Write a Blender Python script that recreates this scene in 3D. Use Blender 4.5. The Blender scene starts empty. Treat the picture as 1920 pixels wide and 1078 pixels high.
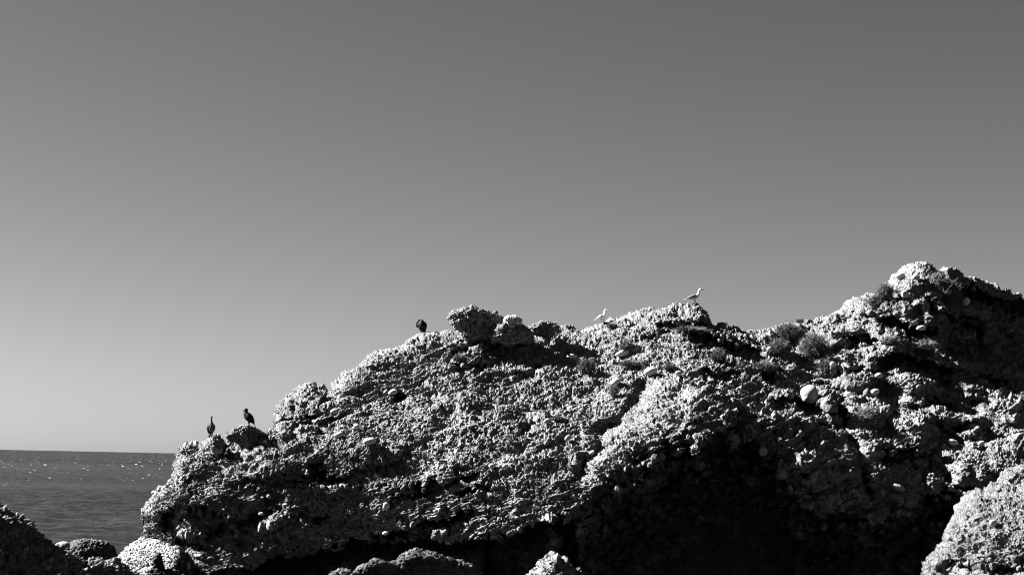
import bpy, math, random
import numpy as np
from mathutils import Vector, Matrix

sc = bpy.context.scene
COL = sc.collection

# ------------------------------------------------------------------ camera
F = 3200.0                      # focal length in photo pixels (1920 wide)
CAMZ = 6.0
ROLL = math.radians(1.18)
PITCH = math.atan(323.0 / F)
cp, sp = math.cos(PITCH), math.sin(PITCH)
cr, sr = math.cos(ROLL), math.sin(ROLL)
FW = np.array([0.0, cp, sp])
U0 = np.array([0.0, -sp, cp])
R0 = np.array([1.0, 0.0, 0.0])
RI = R0 * cr + U0 * sr
UP = -R0 * sr + U0 * cr
CAM = np.array([0.0, 0.0, CAMZ])
cd = bpy.data.cameras.new('camera')
cam = bpy.data.objects.new('camera', cd); COL.objects.link(cam)
cam.matrix_world = Matrix(((RI[0], UP[0], -FW[0], CAM[0]), (RI[1], UP[1], -FW[1], CAM[1]),
                           (RI[2], UP[2], -FW[2], CAM[2]), (0, 0, 0, 1)))
cd.sensor_width = 36.0
cd.lens = 36.0 * F / 1920.0
cd.clip_start = 0.1; cd.clip_end = 100000.0
cd.dof.use_dof = True; cd.dof.focus_distance = 46.0; cd.dof.aperture_fstop = 7.0
sc.camera = cam

# ------------------------------------------------------------------ sky, sun, exposure
SUN = np.array([-0.77, 0.18, 0.56]); SUN /= np.linalg.norm(SUN)
elev = math.asin(SUN[2]); azim = math.atan2(SUN[0], SUN[1])
w = bpy.data.worlds.new('World'); sc.world = w; w.use_nodes = True
nt = w.node_tree; nt.nodes.clear()
wo = nt.nodes.new('ShaderNodeOutputWorld'); bg = nt.nodes.new('ShaderNodeBackground')
sky = nt.nodes.new('ShaderNodeTexSky'); sky.sky_type = 'NISHITA'; sky.sun_disc = False
sky.sun_elevation = elev; sky.sun_rotation = azim
sky.air_density = 1.0; sky.dust_density = 0.3; sky.ozone_density = 1.0
sep = nt.nodes.new('ShaderNodeSeparateColor'); nt.links.new(sky.outputs[0], sep.inputs[0])
mx = nt.nodes.new('ShaderNodeMath'); mx.operation = 'MULTIPLY_ADD'     # red-filter monochrome
nt.links.new(sep.outputs[1], mx.inputs[0]); mx.inputs[1].default_value = 0.5
m2 = nt.nodes.new('ShaderNodeMath'); m2.operation = 'MULTIPLY'
nt.links.new(sep.outputs[0], m2.inputs[0]); m2.inputs[1].default_value = 0.5
nt.links.new(m2.outputs[0], mx.inputs[2])
pw = nt.nodes.new('ShaderNodeMath'); pw.operation = 'POWER'; nt.links.new(mx.outputs[0], pw.inputs[0]); pw.inputs[1].default_value = 1.38
ml = nt.nodes.new('ShaderNodeMath'); ml.operation = 'MULTIPLY'; nt.links.new(pw.outputs[0], ml.inputs[0]); ml.inputs[1].default_value = 0.0735
nt.links.new(ml.outputs[0], bg.inputs['Color'])
bg.inputs['Strength'].default_value = 0.05
nt.links.new(bg.outputs[0], wo.inputs['Surface'])
sl = bpy.data.lights.new('sun', 'SUN'); sl.energy = 5.0; sl.angle = math.radians(0.53)
sl.color = (1, 1, 1)
so = bpy.data.objects.new('sun', sl); COL.objects.link(so)
so.rotation_euler = Vector(SUN).to_track_quat('Z', 'Y').to_euler()
so.location = (-60, 20, 60)
sc.view_settings.view_transform = 'Standard'; sc.view_settings.look = 'None'
sc.view_settings.gamma = 1.0; sc.view_settings.use_curve_mapping = False
sc.view_settings.exposure = 3.38
sc.cycles.filter_width = 1.1; sc.cycles.max_bounces = 4; sc.cycles.diffuse_bounces = 1

# ------------------------------------------------------------------ helpers
def tag(o, label=None, cat=None, group=None, kind=None):
    if label: o['label'] = label
    if cat: o['category'] = cat
    if group: o['group'] = group
    if kind: o['kind'] = kind
    return o

def W(qx, qy, d):
    """photo pixel + distance -> world point(s)"""
    qx = np.asarray(qx, float); qy = np.asarray(qy, float); d = np.asarray(d, float)
    v = FW + RI * ((qx - 960) / F)[..., None] - UP * ((qy - 539) / F)[..., None]
    return CAM + v * d[..., None]

def proj(P):
    v = P - CAM
    z = v @ FW
    return 960 + F * (v @ RI) / z, 539 - F * (v @ UP) / z, z

M32 = np.uint32
def ihash(ix, iy, iz, seed):
    with np.errstate(over='ignore'):
        h = (ix.astype(M32) * M32(374761393)) ^ (iy.astype(M32) * M32(668265263)) ^ (iz.astype(M32) * M32(2147483647 - 58)) ^ M32((seed * 2654435761) & 0xffffffff)
        h = (h ^ (h >> M32(13))) * M32(1274126177)
        h = (h ^ (h >> M32(16))) * M32(2246822519)
        h = h ^ (h >> M32(15))
    return h

def hf(h, k):
    with np.errstate(over='ignore'):
        g = (h + M32((k * 0x9E3779B9) & 0xffffffff)) * M32(2654435769)
        g = g ^ (g >> M32(15)); g = g * M32(2246822519); g = g ^ (g >> M32(13))
    return g.astype(np.float32) * np.float32(1 / 4294967296.0)

def noise(P, freq, seed):
    p = (P * freq).astype(np.float32)
    b = np.floor(p); f = p - b; b = b.astype(np.int64)
    f = f * f * f * (f * (f * 6 - 15) + 10)
    out = 0
    for dx in (0, 1):
        wx = f[:, 0] if dx else 1 - f[:, 0]
        for dy in (0, 1):
            wy = f[:, 1] if dy else 1 - f[:, 1]
            for dz in (0, 1):
                wz = f[:, 2] if dz else 1 - f[:, 2]
                out = out + wx * wy * wz * hf(ihash(b[:, 0] + dx, b[:, 1] + dy, b[:, 2] + dz, seed), 1)
    return out * 2 - 1

def stones(P, cell, prob, rmin, rmax, seed, sq=1.9):
    """rounded stones set in the matrix: relief height in metres and a tone per stone"""
    dip = math.radians(16)
    q = np.stack([P[:, 0] * math.cos(dip) + P[:, 2] * math.sin(dip), P[:, 1],
                  (-P[:, 0] * math.sin(dip) + P[:, 2] * math.cos(dip)) * sq], 1) / cell
    q = q.astype(np.float32)
    b = np.floor(q - 0.5).astype(np.int64)
    best = np.zeros(len(q), np.float32); tone = np.full(len(q), -1, np.float32)
    for dx in (0, 1):
        for dy in (0, 1):
            for dz in (0, 1):
                h = ihash(b[:, 0] + dx, b[:, 1] + dy, b[:, 2] + dz, seed)
                c = np.stack([b[:, 0] + dx + 0.25 + 0.5 * hf(h, 1), b[:, 1] + dy + 0.25 + 0.5 * hf(h, 2),
                              b[:, 2] + dz + 0.25 + 0.5 * hf(h, 3)], 1).astype(np.float32)
                r = rmin + (rmax - rmin) * hf(h, 4)
                # each stone gets its own flattening direction
                e = q - c
                k = (hf(h, 7) - 0.5) * 1.2
                e0 = e[:, 0] + k * e[:, 2]; e2 = e[:, 2] - k * e[:, 0]
                d2 = (e0 * e0 * (0.7 + 0.6 * hf(h, 8)) + e[:, 1] ** 2 + e2 * e2) / (1 + 0.3 * k * k)
                v = np.sqrt(np.maximum(0, r * r - d2)) / np.maximum(r, 1e-4)
                v = v ** 0.8 * r
                v = np.where(hf(h, 5) < prob, v, 0)
                m = v > best
                best = np.where(m, v, best); tone = np.where(m, hf(h, 6), tone)
    return best * cell, tone

def displace(P, N, s=1.0, big=1.0, fine=1.0, seed=0, stone=1.0, slow=1.0, sq=2.4):
    """conglomerate relief; s = overall scale factor of the features"""
    f = 1 / s
    Q = P + 0.12 * s * np.stack([noise(P, 1.7 * f, seed + 50), noise(P, 1.7 * f, seed + 51), noise(P, 1.7 * f, seed + 52)], 1)
    h = big * s * (slow * 0.16 * noise(Q, 0.37 * f, seed + 1) + 0.12 * noise(Q, 0.9 * f, seed + 2))
    dip = math.radians(19)
    zone = np.clip(0.42 + 1.3 * noise(P, 0.42 * f, seed + 60) + .5 * noise(P, 1.1 * f, seed + 61), 0.12, 1.15)
    Q = np.stack([0.55 * (Q[:, 0] * math.cos(dip) + Q[:, 2] * math.sin(dip)), Q[:, 1] * .8, 1.25 * (-Q[:, 0] * math.sin(dip) + Q[:, 2] * math.cos(dip))], 1)
    n3 = noise(Q, 2.4 * f, seed + 3); n4 = noise(Q, 6.0 * f, seed + 4); n5 = noise(Q, 13.0 * f, seed + 5)
    h += big * s * 0.085 * (1 - 2 * np.abs(n3)) * (0.6 + 0.6 * noise(P, .5, seed + 9))
    h += s * (0.085 * n4 * zone + 0.045 * n5 * fine * (.5 + .5 * zone)) + big * s * 0.16 * zone * noise(Q, 1.2 * f, seed + 62)
    # bedding: thin hard ribs
    t = Q[:, 2] / 1.25 * f * 2.1 + 1.1 * noise(P, 0.25, seed + 11) + .25 * n3
    t2 = Q[:, 2] * f * 5.2 + .9 * noise(P, .5, seed + 17) + .35 * n3
    s2 = t2 - np.floor(t2)
    h += big * s * 0.055 * np.clip(noise(P, 0.6, seed + 18) * 2.2 + .5, 0, 1) * (np.where(s2 < 0.8, s2 / 0.8, (1 - s2) / 0.2) - 0.5)
    saw = t - np.floor(t)
    msk = np.clip(noise(P, 0.33, seed + 12) * 2 + 0.5, 0, 1)
    h += big * s * 0.21 * msk * (np.where(saw < 0.85, saw / 0.85, (1 - saw) / 0.15) - 0.5)
    # pits
    pit = noise(Q, 3.3 * f, seed + 13) + 0.5 * noise(P, 8.0 * f, seed + 14)
    h -= s * 0.30 * np.clip(pit - 0.36, 0, 1)
    h -= s * 0.34 * np.clip(noise(P, 6.5 * f, seed + 15) + .5 * noise(P, 13 * f, seed + 16) - .22, 0, 1)
    tone = np.full(len(P), 0.5, np.float32)
    base = np.zeros(len(P), np.float32)
    dens = np.clip(0.55 + 0.7 * noise(P, 0.45 * f, seed + 20), 0.1, 1)
    for cell, prob, a in ((0.55, 0.06, 0.7), (0.27, 0.20, 0.8), (0.16, 0.34, 1.0), (0.105, 0.6, 1.1), (0.075, 0.8, 1.05)):
        r, tn = stones(P, cell * s, prob, 0.26, 0.5, seed + int(cell * 1000), sq)
        r = r * a * stone * (dens if cell > .2 else (.35 + .65 * zone if cell > .12 else .6 + .45 * zone))
        m = r > base
        base = np.where(m, r, base); tone = np.where(m & (r > 0.006 * s), tn, tone)
    rough = noise(P, 22 * f, seed + 30)
    h += base + s * 0.026 * rough * fine
    return P + N * h[:, None], tone

def grid_normals(P):
    du = np.gradient(P, axis=1); dv = np.gradient(P, axis=0)
    n = np.cross(dv, du); l = np.linalg.norm(n, axis=2, keepdims=True)
    return n / np.maximum(l, 1e-9)

def mesh_from(name, V, Q, mat, parent=None, tone=None, smooth=True):
    me = bpy.data.meshes.new(name)
    V = np.ascontiguousarray(V, np.float32); Q = np.ascontiguousarray(Q, np.int32)
    me.vertices.add(len(V)); me.vertices.foreach_set('co', V.ravel())
    k = Q.shape[1]
    me.loops.add(Q.size); me.loops.foreach_set('vertex_index', Q.ravel())
    me.polygons.add(len(Q)); me.polygons.foreach_set('loop_start', np.arange(0, Q.size, k, dtype=np.int32))
    me.polygons.foreach_set('use_smooth', np.full(len(Q), smooth))
    me.update(calc_edges=True)
    if tone is not None:
        a = me.attributes.new('stone_tone', 'FLOAT', 'POINT'); a.data.foreach_set('value', tone.astype(np.float32))
    me.materials.append(mat)
    o = bpy.data.objects.new(name, me); COL.objects.link(o)
    if parent: o.parent = parent
    return o

def gridquads(nr, nc, wrap=False):
    i = np.arange(nr - 1)[:, None] * nc; j = np.arange(nc if wrap else nc - 1)[None, :]
    jn = (j + 1) % nc
    return np.stack([(i + j), (i + jn), (i + nc + jn), (i + nc + j)], -1).reshape(-1, 4)

def tps(ctrl):
    c = np.array(ctrl, float); X = c[:, :2] / 100; z = c[:, 2]; n = len(c)
    def k(d2): return np.where(d2 > 1e-12, 0.5 * d2 * np.log(np.maximum(d2, 1e-12)), 0)
    A = np.zeros((n + 3, n + 3)); d2 = ((X[:, None] - X[None]) ** 2).sum(-1)
    A[:n, :n] = k(d2) + np.eye(n) * 0.05; A[:n, n] = 1; A[:n, n + 1:] = X; A[n, :n] = 1; A[n + 1:, :n] = X.T
    s = np.linalg.solve(A, np.concatenate([z, [0, 0, 0]]))
    def ev(qx, qy):
        x = qx / 100; y = qy / 100
        r = s[n] + s[n + 1] * x + s[n + 2] * y
        for i in range(n): r = r + s[i] * k((x - X[i, 0]) ** 2 + (y - X[i, 1]) ** 2)
        return r
    return ev

def polydist(qx, qy, pl):
    best = np.full(qx.shape, 1e9)
    for (x0, y0), (x1, y1) in zip(pl[:-1], pl[1:]):
        dx, dy = x1 - x0, y1 - y0; L = dx * dx + dy * dy + 1e-9
        t = np.clip(((qx - x0) * dx + (qy - y0) * dy) / L, 0, 1)
        best = np.minimum(best, np.hypot(qx - x0 - t * dx, qy - y0 - t * dy))
    return best

_wc = {}
def warp(qx, qy):
    k = (qx.shape, float(qx[0, 0]), float(qy[0, 0]), float(qy[0, -1]))
    if k not in _wc:
        p = np.stack([qx.ravel() / 30, qy.ravel() / 22, qx.ravel() * 0], 1)
        _wc.clear(); _wc[k] = (9 * noise(p, 1, 91) + 6 * noise(p, 2.6, 92) + 3 * noise(p, 6, 93)).reshape(qx.shape)
    return _wc[k]

def ledge(qx, qy, pl, T, A, edge=3.0, end=14.0):
    """hard bed above, hollow beneath: jump back under the line, ramp out again"""
    xs = np.array([p[0] for p in pl], float); ys = np.array([p[1] for p in pl], float)
    # wobble so edges are not drawn with a ruler
    y = np.interp(qx, xs, ys) + warp(qx, qy)
    e = np.clip(np.minimum(qx - xs[0], xs[-1] - qx) / end, 0, 1); e = e * e * (3 - 2 * e)
    t = (qy - y) / (T * (0.35 + 0.65 * e))
    s = np.clip((qy - y) / edge, 0, 1)
    return A * e * s * np.clip(1 - t, 0, 1) ** 0.8

def gully(qx, qy, pl, wd, A):
    return A * np.exp(-(polydist(qx, qy, pl) / wd) ** 2)

def build_relief(name, ridge, depthf, bottom, cols, nrow, mat, dkw, steep=None, **k):
    """trial build first: the stones raise the skyline, so lower the bed by as much"""
    c2 = cols[::4]; rx = [p[0] for p in ridge]; ry = [p[1] for p in ridge]
    V = relief(name, ridge, depthf, bottom, c2, nrow // 3, mat, dkw, trial=True, **k)
    x, y, _ = proj(V); sky_ = np.full(len(c2), np.nan)
    for i, c in enumerate(c2):
        m = np.abs(x - c) < 7
        if m.any(): sky_[i] = np.interp(c, rx, ry) - y[m].min()
    ok = ~np.isnan(sky_); b = np.interp(c2, c2[ok], sky_[ok])
    ker = np.ones(9) / 9; b = np.convolve(np.pad(b, 4, mode='edge'), ker, 'valid')
    b = np.clip(b, 0, 18) * (np.clip((c2 - steep[0]) / (steep[1] - steep[0]), 0, 1) if steep else 1)
    xs_ = np.unique(np.concatenate([c2, np.array(rx, float)])); xs_ = xs_[(xs_ >= rx[0]) & (xs_ <= rx[-1])]
    r2 = list(zip(xs_, np.interp(xs_, rx, ry) + np.interp(xs_, c2, b)))
    return relief(name, r2, depthf, bottom, cols, nrow, mat, dkw, **k)

def relief(name, ridge, depthf, bottom, cols, nrow, mat, dkw, rnd=(1.0, 12.0), back=12.0, edge_pl=None, zlow=-0.8, backdrop=.045, trial=False):
    """rock mass: face from its foot to its skyline, then over the top and down the far side"""
    rx = np.array([p[0] for p in ridge], float); ry = np.array([p[1] for p in ridge], float)
    qx = cols[None, :]; R = np.interp(cols, rx, ry)[None, :]
    vis = 1092.0
    t = np.linspace(0, 1, nrow)[:, None]
    qy = R + (np.maximum(vis, R + 8) - R) * t
    ext = np.linspace(0, 1, 16)[1:, None]
    qy = np.concatenate([qy, np.maximum(vis, R + 8) + (bottom - vis) * ext], 0)
    QX = np.broadcast_to(qx, qy.shape).copy()
    D = depthf(QX, qy)
    dist = polydist(QX, qy, list(zip(rx, ry)) if edge_pl is None else edge_pl)
    D = D + rnd[0] * np.exp(-dist / rnd[1])
    P = W(QX, qy, D)
    # last row under water / ground
    last = P[-1:].copy(); last[..., 2] = zlow
    P = np.concatenate([P, last], 0)
    s = (np.linspace(0, 1, 34)[1:] ** 1.7 * back)[::-1][:, None, None]
    top = P[:1]
    bk = top + np.concatenate([s * 0, s, -0.22 * s - backdrop * s * s], 2)
    bk[..., 2] = np.maximum(bk[..., 2], zlow)
    P = np.concatenate([bk, P], 0)
    nr, nc = P.shape[:2]
    N = grid_normals(P)
    # smooth the normals a little
    for _ in range(3):
        N[1:-1] = (N[:-2] + N[1:-1] * 2 + N[2:]) / 4; N[:, 1:-1] = (N[:, :-2] + N[:, 1:-1] * 2 + N[:, 2:]) / 4
    N /= np.maximum(np.linalg.norm(N, axis=2, keepdims=True), 1e-9)
    if N[nr // 2, nc // 2] @ (CAM - P[nr // 2, nc // 2]) < 0: N = -N; flip = True
    else: flip = False
    V, tone = displace(P.reshape(-1, 3), N.reshape(-1, 3), **dkw)
    if trial: return V
    q = gridquads(nr, nc)
    if flip is False: q = q[:, ::-1]
    o = mesh_from(name, V, q, mat, tone=tone)
    return o, V

def lump(name, outline, d0, thick, mat, dkw=None, nu=220, nv=120, p=2.5, centre=None, parent=None, smoothn=0.0, toneval=None, lean=0.0, shrink=1.0):
    """closed rounded rock with the given outline, standing at distance d0 (px outline -> metres)"""
    ol = np.array(outline, float)
    c = ol.mean(0) if centre is None else np.array(centre, float)
    a = np.arctan2(ol[:, 1] - c[1], ol[:, 0] - c[0]); r = np.hypot(ol[:, 0] - c[0], ol[:, 1] - c[1])
    o_ = np.argsort(a); a = a[o_]; r = r[o_]
    a = np.concatenate([[a[-1] - 2 * math.pi], a, [a[0] + 2 * math.pi]]); r = np.concatenate([[r[-1]], r, [r[0]]])
    A = np.linspace(-math.pi, math.pi, nu, endpoint=False)
    RR = np.interp(A, a, r)
    if dkw: RR = np.maximum(RR - 6 * dkw.get('s', 1) * 46 / d0 * shrink, RR * .55)
    for _ in range(2): RR = (np.roll(RR, 1) + 2 * RR + np.roll(RR, -1)) / 4
    ph = np.linspace(0.02, math.pi - 0.02, nv)
    sn = np.sin(ph) ** (2 / p); cs = np.sign(np.cos(ph)) * np.abs(np.cos(ph)) ** (2 / p)
    QX = c[0] + RR[None] * np.cos(A)[None] * sn[:, None]; QY = c[1] + RR[None] * np.sin(A)[None] * sn[:, None]
    D = d0 - thick * cs[:, None] + 0 * QX + lean * (c[1] - QY)
    # keep metric size: outline taken at d0
    P = W(QX, QY, np.full(QX.shape, float(d0)))
    P = P + (D - d0)[..., None] * np.array([0, 1.0, 0])
    P0 = W(c[0], c[1], np.array(d0 - thick)); 
    N = np.cross(np.roll(P, -1, 1) - np.roll(P, 1, 1), np.gradient(P, axis=0)); N /= np.maximum(np.linalg.norm(N, axis=2, keepdims=True), 1e-9)
    C = W(c[0], c[1], np.array(float(d0)))
    if ((N * (P - C)).sum(-1)).mean() < 0: N = -N
    V = P.reshape(-1, 3); n = N.reshape(-1, 3)
    tone = np.full(len(V), 0.5 if toneval is None else toneval, np.float32)
    if dkw: V, tone = displace(V, n, **dkw)
    elif smoothn:
        V = V + n * (smoothn * (noise(V, 3.0, 7) + 0.5 * noise(V, 7.0, 8) + .25 * noise(V, 17.0, 9)))[:, None]
    q = gridquads(nv, nu, wrap=True)
    caps = []
    V = np.concatenate([V, V[:nu].mean(0)[None], V[-nu:].mean(0)[None]]); tone = np.concatenate([tone, tone[:1], tone[-1:]])
    k = np.arange(nu); i0 = len(V) - 2; i1 = len(V) - 1; off = (nv - 1) * nu
    c0 = np.stack([np.full(nu, i0), (k + 1) % nu, k, k], 1)
    c1 = np.stack([np.full(nu, i1), off + k, off + (k + 1) % nu, off + (k + 1) % nu], 1)
    me_q = q
    o = mesh_from_tris_quads(name, V, me_q, np.concatenate([c0[:, :3], c1[:, :3]]), mat, parent, tone)
    return o, V

def mesh_from_tris_quads(name, V, Q, T, mat, parent, tone):
    me = bpy.data.meshes.new(name)
    V = np.ascontiguousarray(V, np.float32)
    li = np.concatenate([Q.ravel(), T.ravel()]).astype(np.int32)
    ls = np.concatenate([np.arange(0, Q.size, 4), Q.size + np.arange(0, T.size, 3)]).astype(np.int32)
    me.vertices.add(len(V)); me.vertices.foreach_set('co', V.ravel())
    me.loops.add(len(li)); me.loops.foreach_set('vertex_index', li)
    me.polygons.add(len(ls)); me.polygons.foreach_set('loop_start', ls)
    me.polygons.foreach_set('use_smooth', np.full(len(ls), True))
    me.update(calc_edges=True)
    a = me.attributes.new('stone_tone', 'FLOAT', 'POINT'); a.data.foreach_set('value', tone.astype(np.float32))
    me.materials.append(mat)
    o = bpy.data.objects.new(name, me); COL.objects.link(o)
    if parent: o.parent = parent
    return o

# ------------------------------------------------------------------ materials
def newmat(name):
    m = bpy.data.materials.new(name); m.use_nodes = True
    n = m.node_tree.nodes; b = n['Principled BSDF']
    return m, n, m.node_tree.links, b

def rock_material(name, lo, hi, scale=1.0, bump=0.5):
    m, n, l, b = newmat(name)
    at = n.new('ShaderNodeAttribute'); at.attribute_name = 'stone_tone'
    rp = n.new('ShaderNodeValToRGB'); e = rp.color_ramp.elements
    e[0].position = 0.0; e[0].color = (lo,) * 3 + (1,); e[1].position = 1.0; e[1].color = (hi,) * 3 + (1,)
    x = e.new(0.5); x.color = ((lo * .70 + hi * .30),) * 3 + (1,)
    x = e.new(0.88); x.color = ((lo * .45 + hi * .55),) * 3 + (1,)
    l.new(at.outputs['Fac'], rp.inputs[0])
    ge = n.new('ShaderNodeNewGeometry')
    nz = n.new('ShaderNodeTexNoise'); nz.inputs['Scale'].default_value = 1.3 / scale; nz.inputs['Detail'].default_value = 9
    nz.inputs['Roughness'].default_value = 0.65
    l.new(ge.outputs['Position'], nz.inputs['Vector'])
    mr = n.new('ShaderNodeMapRange'); mr.inputs[1].default_value = 0.3; mr.inputs[2].default_value = 0.7
    mr.inputs[3].default_value = 0.72; mr.inputs[4].default_value = 1.28; l.new(nz.outputs[0], mr.inputs[0])
    mu = n.new('ShaderNodeMix'); mu.data_type = 'RGBA'; mu.blend_type = 'MULTIPLY'; mu.inputs[0].default_value = 1
    l.new(rp.outputs[0], mu.inputs[6])
    cb = n.new('ShaderNodeCombineColor')
    for i in range(3): l.new(mr.outputs[0], cb.inputs[i])
    l.new(cb.outputs[0], mu.inputs[7])
    l.new(mu.outputs[2], b.inputs['Base Color'])
    b.inputs['Roughness'].default_value = 0.95; b.inputs['Specular IOR Level'].default_value = 0.12
    # grit smaller than the mesh
    vo = n.new('ShaderNodeTexVoronoi'); vo.feature = 'SMOOTH_F1'; vo.inputs['Scale'].default_value = 22 / scale
    vo.inputs['Smoothness'].default_value = 0.3
    l.new(ge.outputs['Position'], vo.inputs['Vector'])
    n2 = n.new('ShaderNodeTexNoise'); n2.inputs['Scale'].default_value = 35 / scale; n2.inputs['Detail'].default_value = 5
    l.new(ge.outputs['Position'], n2.inputs['Vector'])
    ad = n.new('ShaderNodeMath'); ad.operation = 'SUBTRACT'; l.new(n2.outputs[0], ad.inputs[0]); l.new(vo.outputs['Distance'], ad.inputs[1])
    bp = n.new('ShaderNodeBump'); bp.inputs['Strength'].default_value = bump; bp.inputs['Distance'].default_value = 0.06 * scale
    l.new(ad.outputs[0], bp.inputs['Height']); l.new(bp.outputs[0], b.inputs['Normal'])
    return m

ROCK = rock_material('conglomerate', 0.024, 0.31, 0.8, 1.0)
ROCKNEAR = rock_material('conglomerate_near', 0.015, 0.2, 0.4, 0.25)  # near grain scale; darker ramp also paints in the slope's shade
PALE = rock_material('pale_conglomerate', 0.03, 0.2, 0.7, 1.0)

def plain(name, v, rough=0.9, spec=0.2, var=0.15, scale=8.0, bump=0.0):
    m, n, l, b = newmat(name)
    ge = n.new('ShaderNodeNewGeometry'); nz = n.new('ShaderNodeTexNoise')
    nz.inputs['Scale'].default_value = scale; nz.inputs['Detail'].default_value = 5
    l.new(ge.outputs['Position'], nz.inputs['Vector'])
    rp = n.new('ShaderNodeValToRGB'); e = rp.color_ramp.elements
    e[0].position = .3; e[1].position = .7
    e[0].color = (v * (1 - var),) * 3 + (1,); e[1].color = (min(1, v * (1 + var)),) * 3 + (1,)
    l.new(nz.outputs[0], rp.inputs[0]); l.new(rp.outputs[0], b.inputs['Base Color'])
    b.inputs['Roughness'].default_value = rough; b.inputs['Specular IOR Level'].default_value = spec
    if bump:
        bp = n.new('ShaderNodeBump'); bp.inputs['Strength'].default_value = bump; bp.inputs['Distance'].default_value = 0.02
        l.new(nz.outputs[0], bp.inputs['Height']); l.new(bp.outputs[0], b.inputs['Normal'])
    return m

STONE = plain('pale_stone', 0.24, var=.12, scale=14, bump=.25)
GREYSTONE = plain('grey_stone', 0.14, var=.2, scale=14, bump=.3)
TWIG = plain('dry_twigs', 0.055, var=.5, scale=30)
TWIGPALE = plain('pale_dry_twigs', 0.09, var=.5, scale=30)
BLACKF = plain('black_feathers', 0.0025, rough=0.6, spec=0.06, var=.4, scale=60)
BROWNF = plain('dull_breast_feathers', 0.03, rough=0.8, var=.5, scale=50)
WHITEF = plain('white_feathers', 0.55, rough=.8, var=.05, scale=40)
GREYF = plain('grey_wing_feathers', 0.13, rough=.75, var=.2, scale=40)
TIPF = plain('dark_wingtip_feathers', 0.015, rough=.7, var=.3, scale=40)
BEAKM = plain('horn_beak', 0.05, rough=.5, spec=.4)
LEGM = plain('bird_legs', 0.01, rough=.7)

# ------------------------------------------------------------------ sea
def water_material():
    m, n, l, b = newmat('sea_water')
    tc = n.new('ShaderNodeNewGeometry')
    mp = n.new('ShaderNodeMapping'); mp.inputs['Scale'].default_value = (1.2, 1.6, 1.0)
    l.new(tc.outputs['Position'], mp.inputs['Vector'])
    nz = n.new('ShaderNodeTexNoise'); nz.inputs['Scale'].default_value = 0.9; nz.inputs['Detail'].default_value = 8; nz.inputs['Roughness'].default_value = .65
    l.new(mp.outputs[0], nz.inputs['Vector'])
    bp = n.new('ShaderNodeBump'); bp.inputs['Strength'].default_value = 1.0; bp.inputs['Distance'].default_value = 0.12
    l.new(nz.outputs[0], bp.inputs['Height']); l.new(bp.outputs[0], b.inputs['Normal'])
    # foam crests further out
    mp2 = n.new('ShaderNodeMapping'); mp2.inputs['Scale'].default_value = (0.55, 0.05, 1.0)
    l.new(tc.outputs['Position'], mp2.inputs['Vector'])
    nf = n.new('ShaderNodeTexNoise'); nf.inputs['Scale'].default_value = 1.6; nf.inputs['Detail'].default_value = 3
    nf.inputs['Roughness'].default_value = .6
    l.new(mp2.outputs[0], nf.inputs['Vector'])
    rf = n.new('ShaderNodeValToRGB'); rf.color_ramp.elements[0].position = .665; rf.color_ramp.elements[1].position = .72
    l.new(nf.outputs[0], rf.inputs[0])
    sx = n.new('ShaderNodeSeparateXYZ'); l.new(tc.outputs['Position'], sx.inputs[0])
    far = n.new('ShaderNodeMapRange'); far.inputs[1].default_value = 230; far.inputs[2].default_value = 700; l.new(sx.outputs[1], far.inputs[0])
    mu = n.new('ShaderNodeMath'); mu.operation = 'MULTIPLY'; l.new(rf.outputs[0], mu.inputs[0]); l.new(far.outputs[0], mu.inputs[1])
    mc = n.new('ShaderNodeMix'); mc.data_type = 'RGBA'; mc.inputs[6].default_value = (.006, .006, .006, 1); mc.inputs[7].default_value = (.5, .5, .5, 1)
    l.new(mu.outputs[0], mc.inputs[0]); l.new(mc.outputs[2], b.inputs['Base Color'])
    rr = n.new('ShaderNodeMapRange'); rr.inputs[1].default_value = 150; rr.inputs[2].default_value = 1100; rr.inputs[3].default_value = .22; rr.inputs[4].default_value = .85
    l.new(sx.outputs[1], rr.inputs[0]); l.new(rr.outputs[0], b.inputs['Roughness'])
    r2 = n.new('ShaderNodeMapRange'); r2.inputs[1].default_value = 130; r2.inputs[2].default_value = 900; r2.inputs[3].default_value = .30; r2.inputs[4].default_value = .04
    l.new(sx.outputs[1], r2.inputs[0]); l.new(r2.outputs[0], b.inputs['Specular IOR Level'])
    b.inputs['Roughness'].default_value = 0.25; b.inputs['Specular IOR Level'].default_value = 0.22; b.inputs['IOR'].default_value = 1.33
    return m
wr = np.random.RandomState(5)
yy = [70.0]
while yy[-1] < 45000: yy.append(yy[-1] + max(0.45, (yy[-1] / 330.0) ** 1.9 * 0.8))
yy = np.array(yy)
tx = np.concatenate([-np.geomspace(1.6, .36, 10), np.arange(-.345, -.175, .0011), np.geomspace(.17, .02, 8) * -1, np.linspace(0, .6, 12), [1.0, 1.6]])
GX = yy[:, None] * tx[None]; GY = np.broadcast_to(yy[:, None], GX.shape).copy(); GZ = np.zeros(GX.shape)
step = np.gradient(yy)[:, None]
for i in range(56):
    lam = 0.9 * (8 / 0.9) ** wr.rand(); th = math.radians(wr.normal(68, 26)); kx, ky = math.cos(th) * 6.283 / lam, math.sin(th) * 6.283 / lam
    am = 0.0065 * lam ** 0.9; GZ += am * np.sin(kx * GX + ky * GY + wr.rand() * 6.28) * np.clip((GY - 70) / 20, 0, 1)
GZ *= 0.75 + .5 * (noise(np.stack([GX.ravel() / 25, GY.ravel() / 60, GX.ravel() * 0], 1), 1, 77).reshape(GX.shape))
n0 = 6; y0 = np.linspace(-400, 60, n0)
GX = np.concatenate([np.broadcast_to(GX[:1] * 12, (n0, len(tx))), GX]); GY = np.concatenate([np.broadcast_to(y0[:, None], (n0, len(tx))), GY]); GZ = np.concatenate([np.zeros((n0, len(tx))), GZ])
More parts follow.
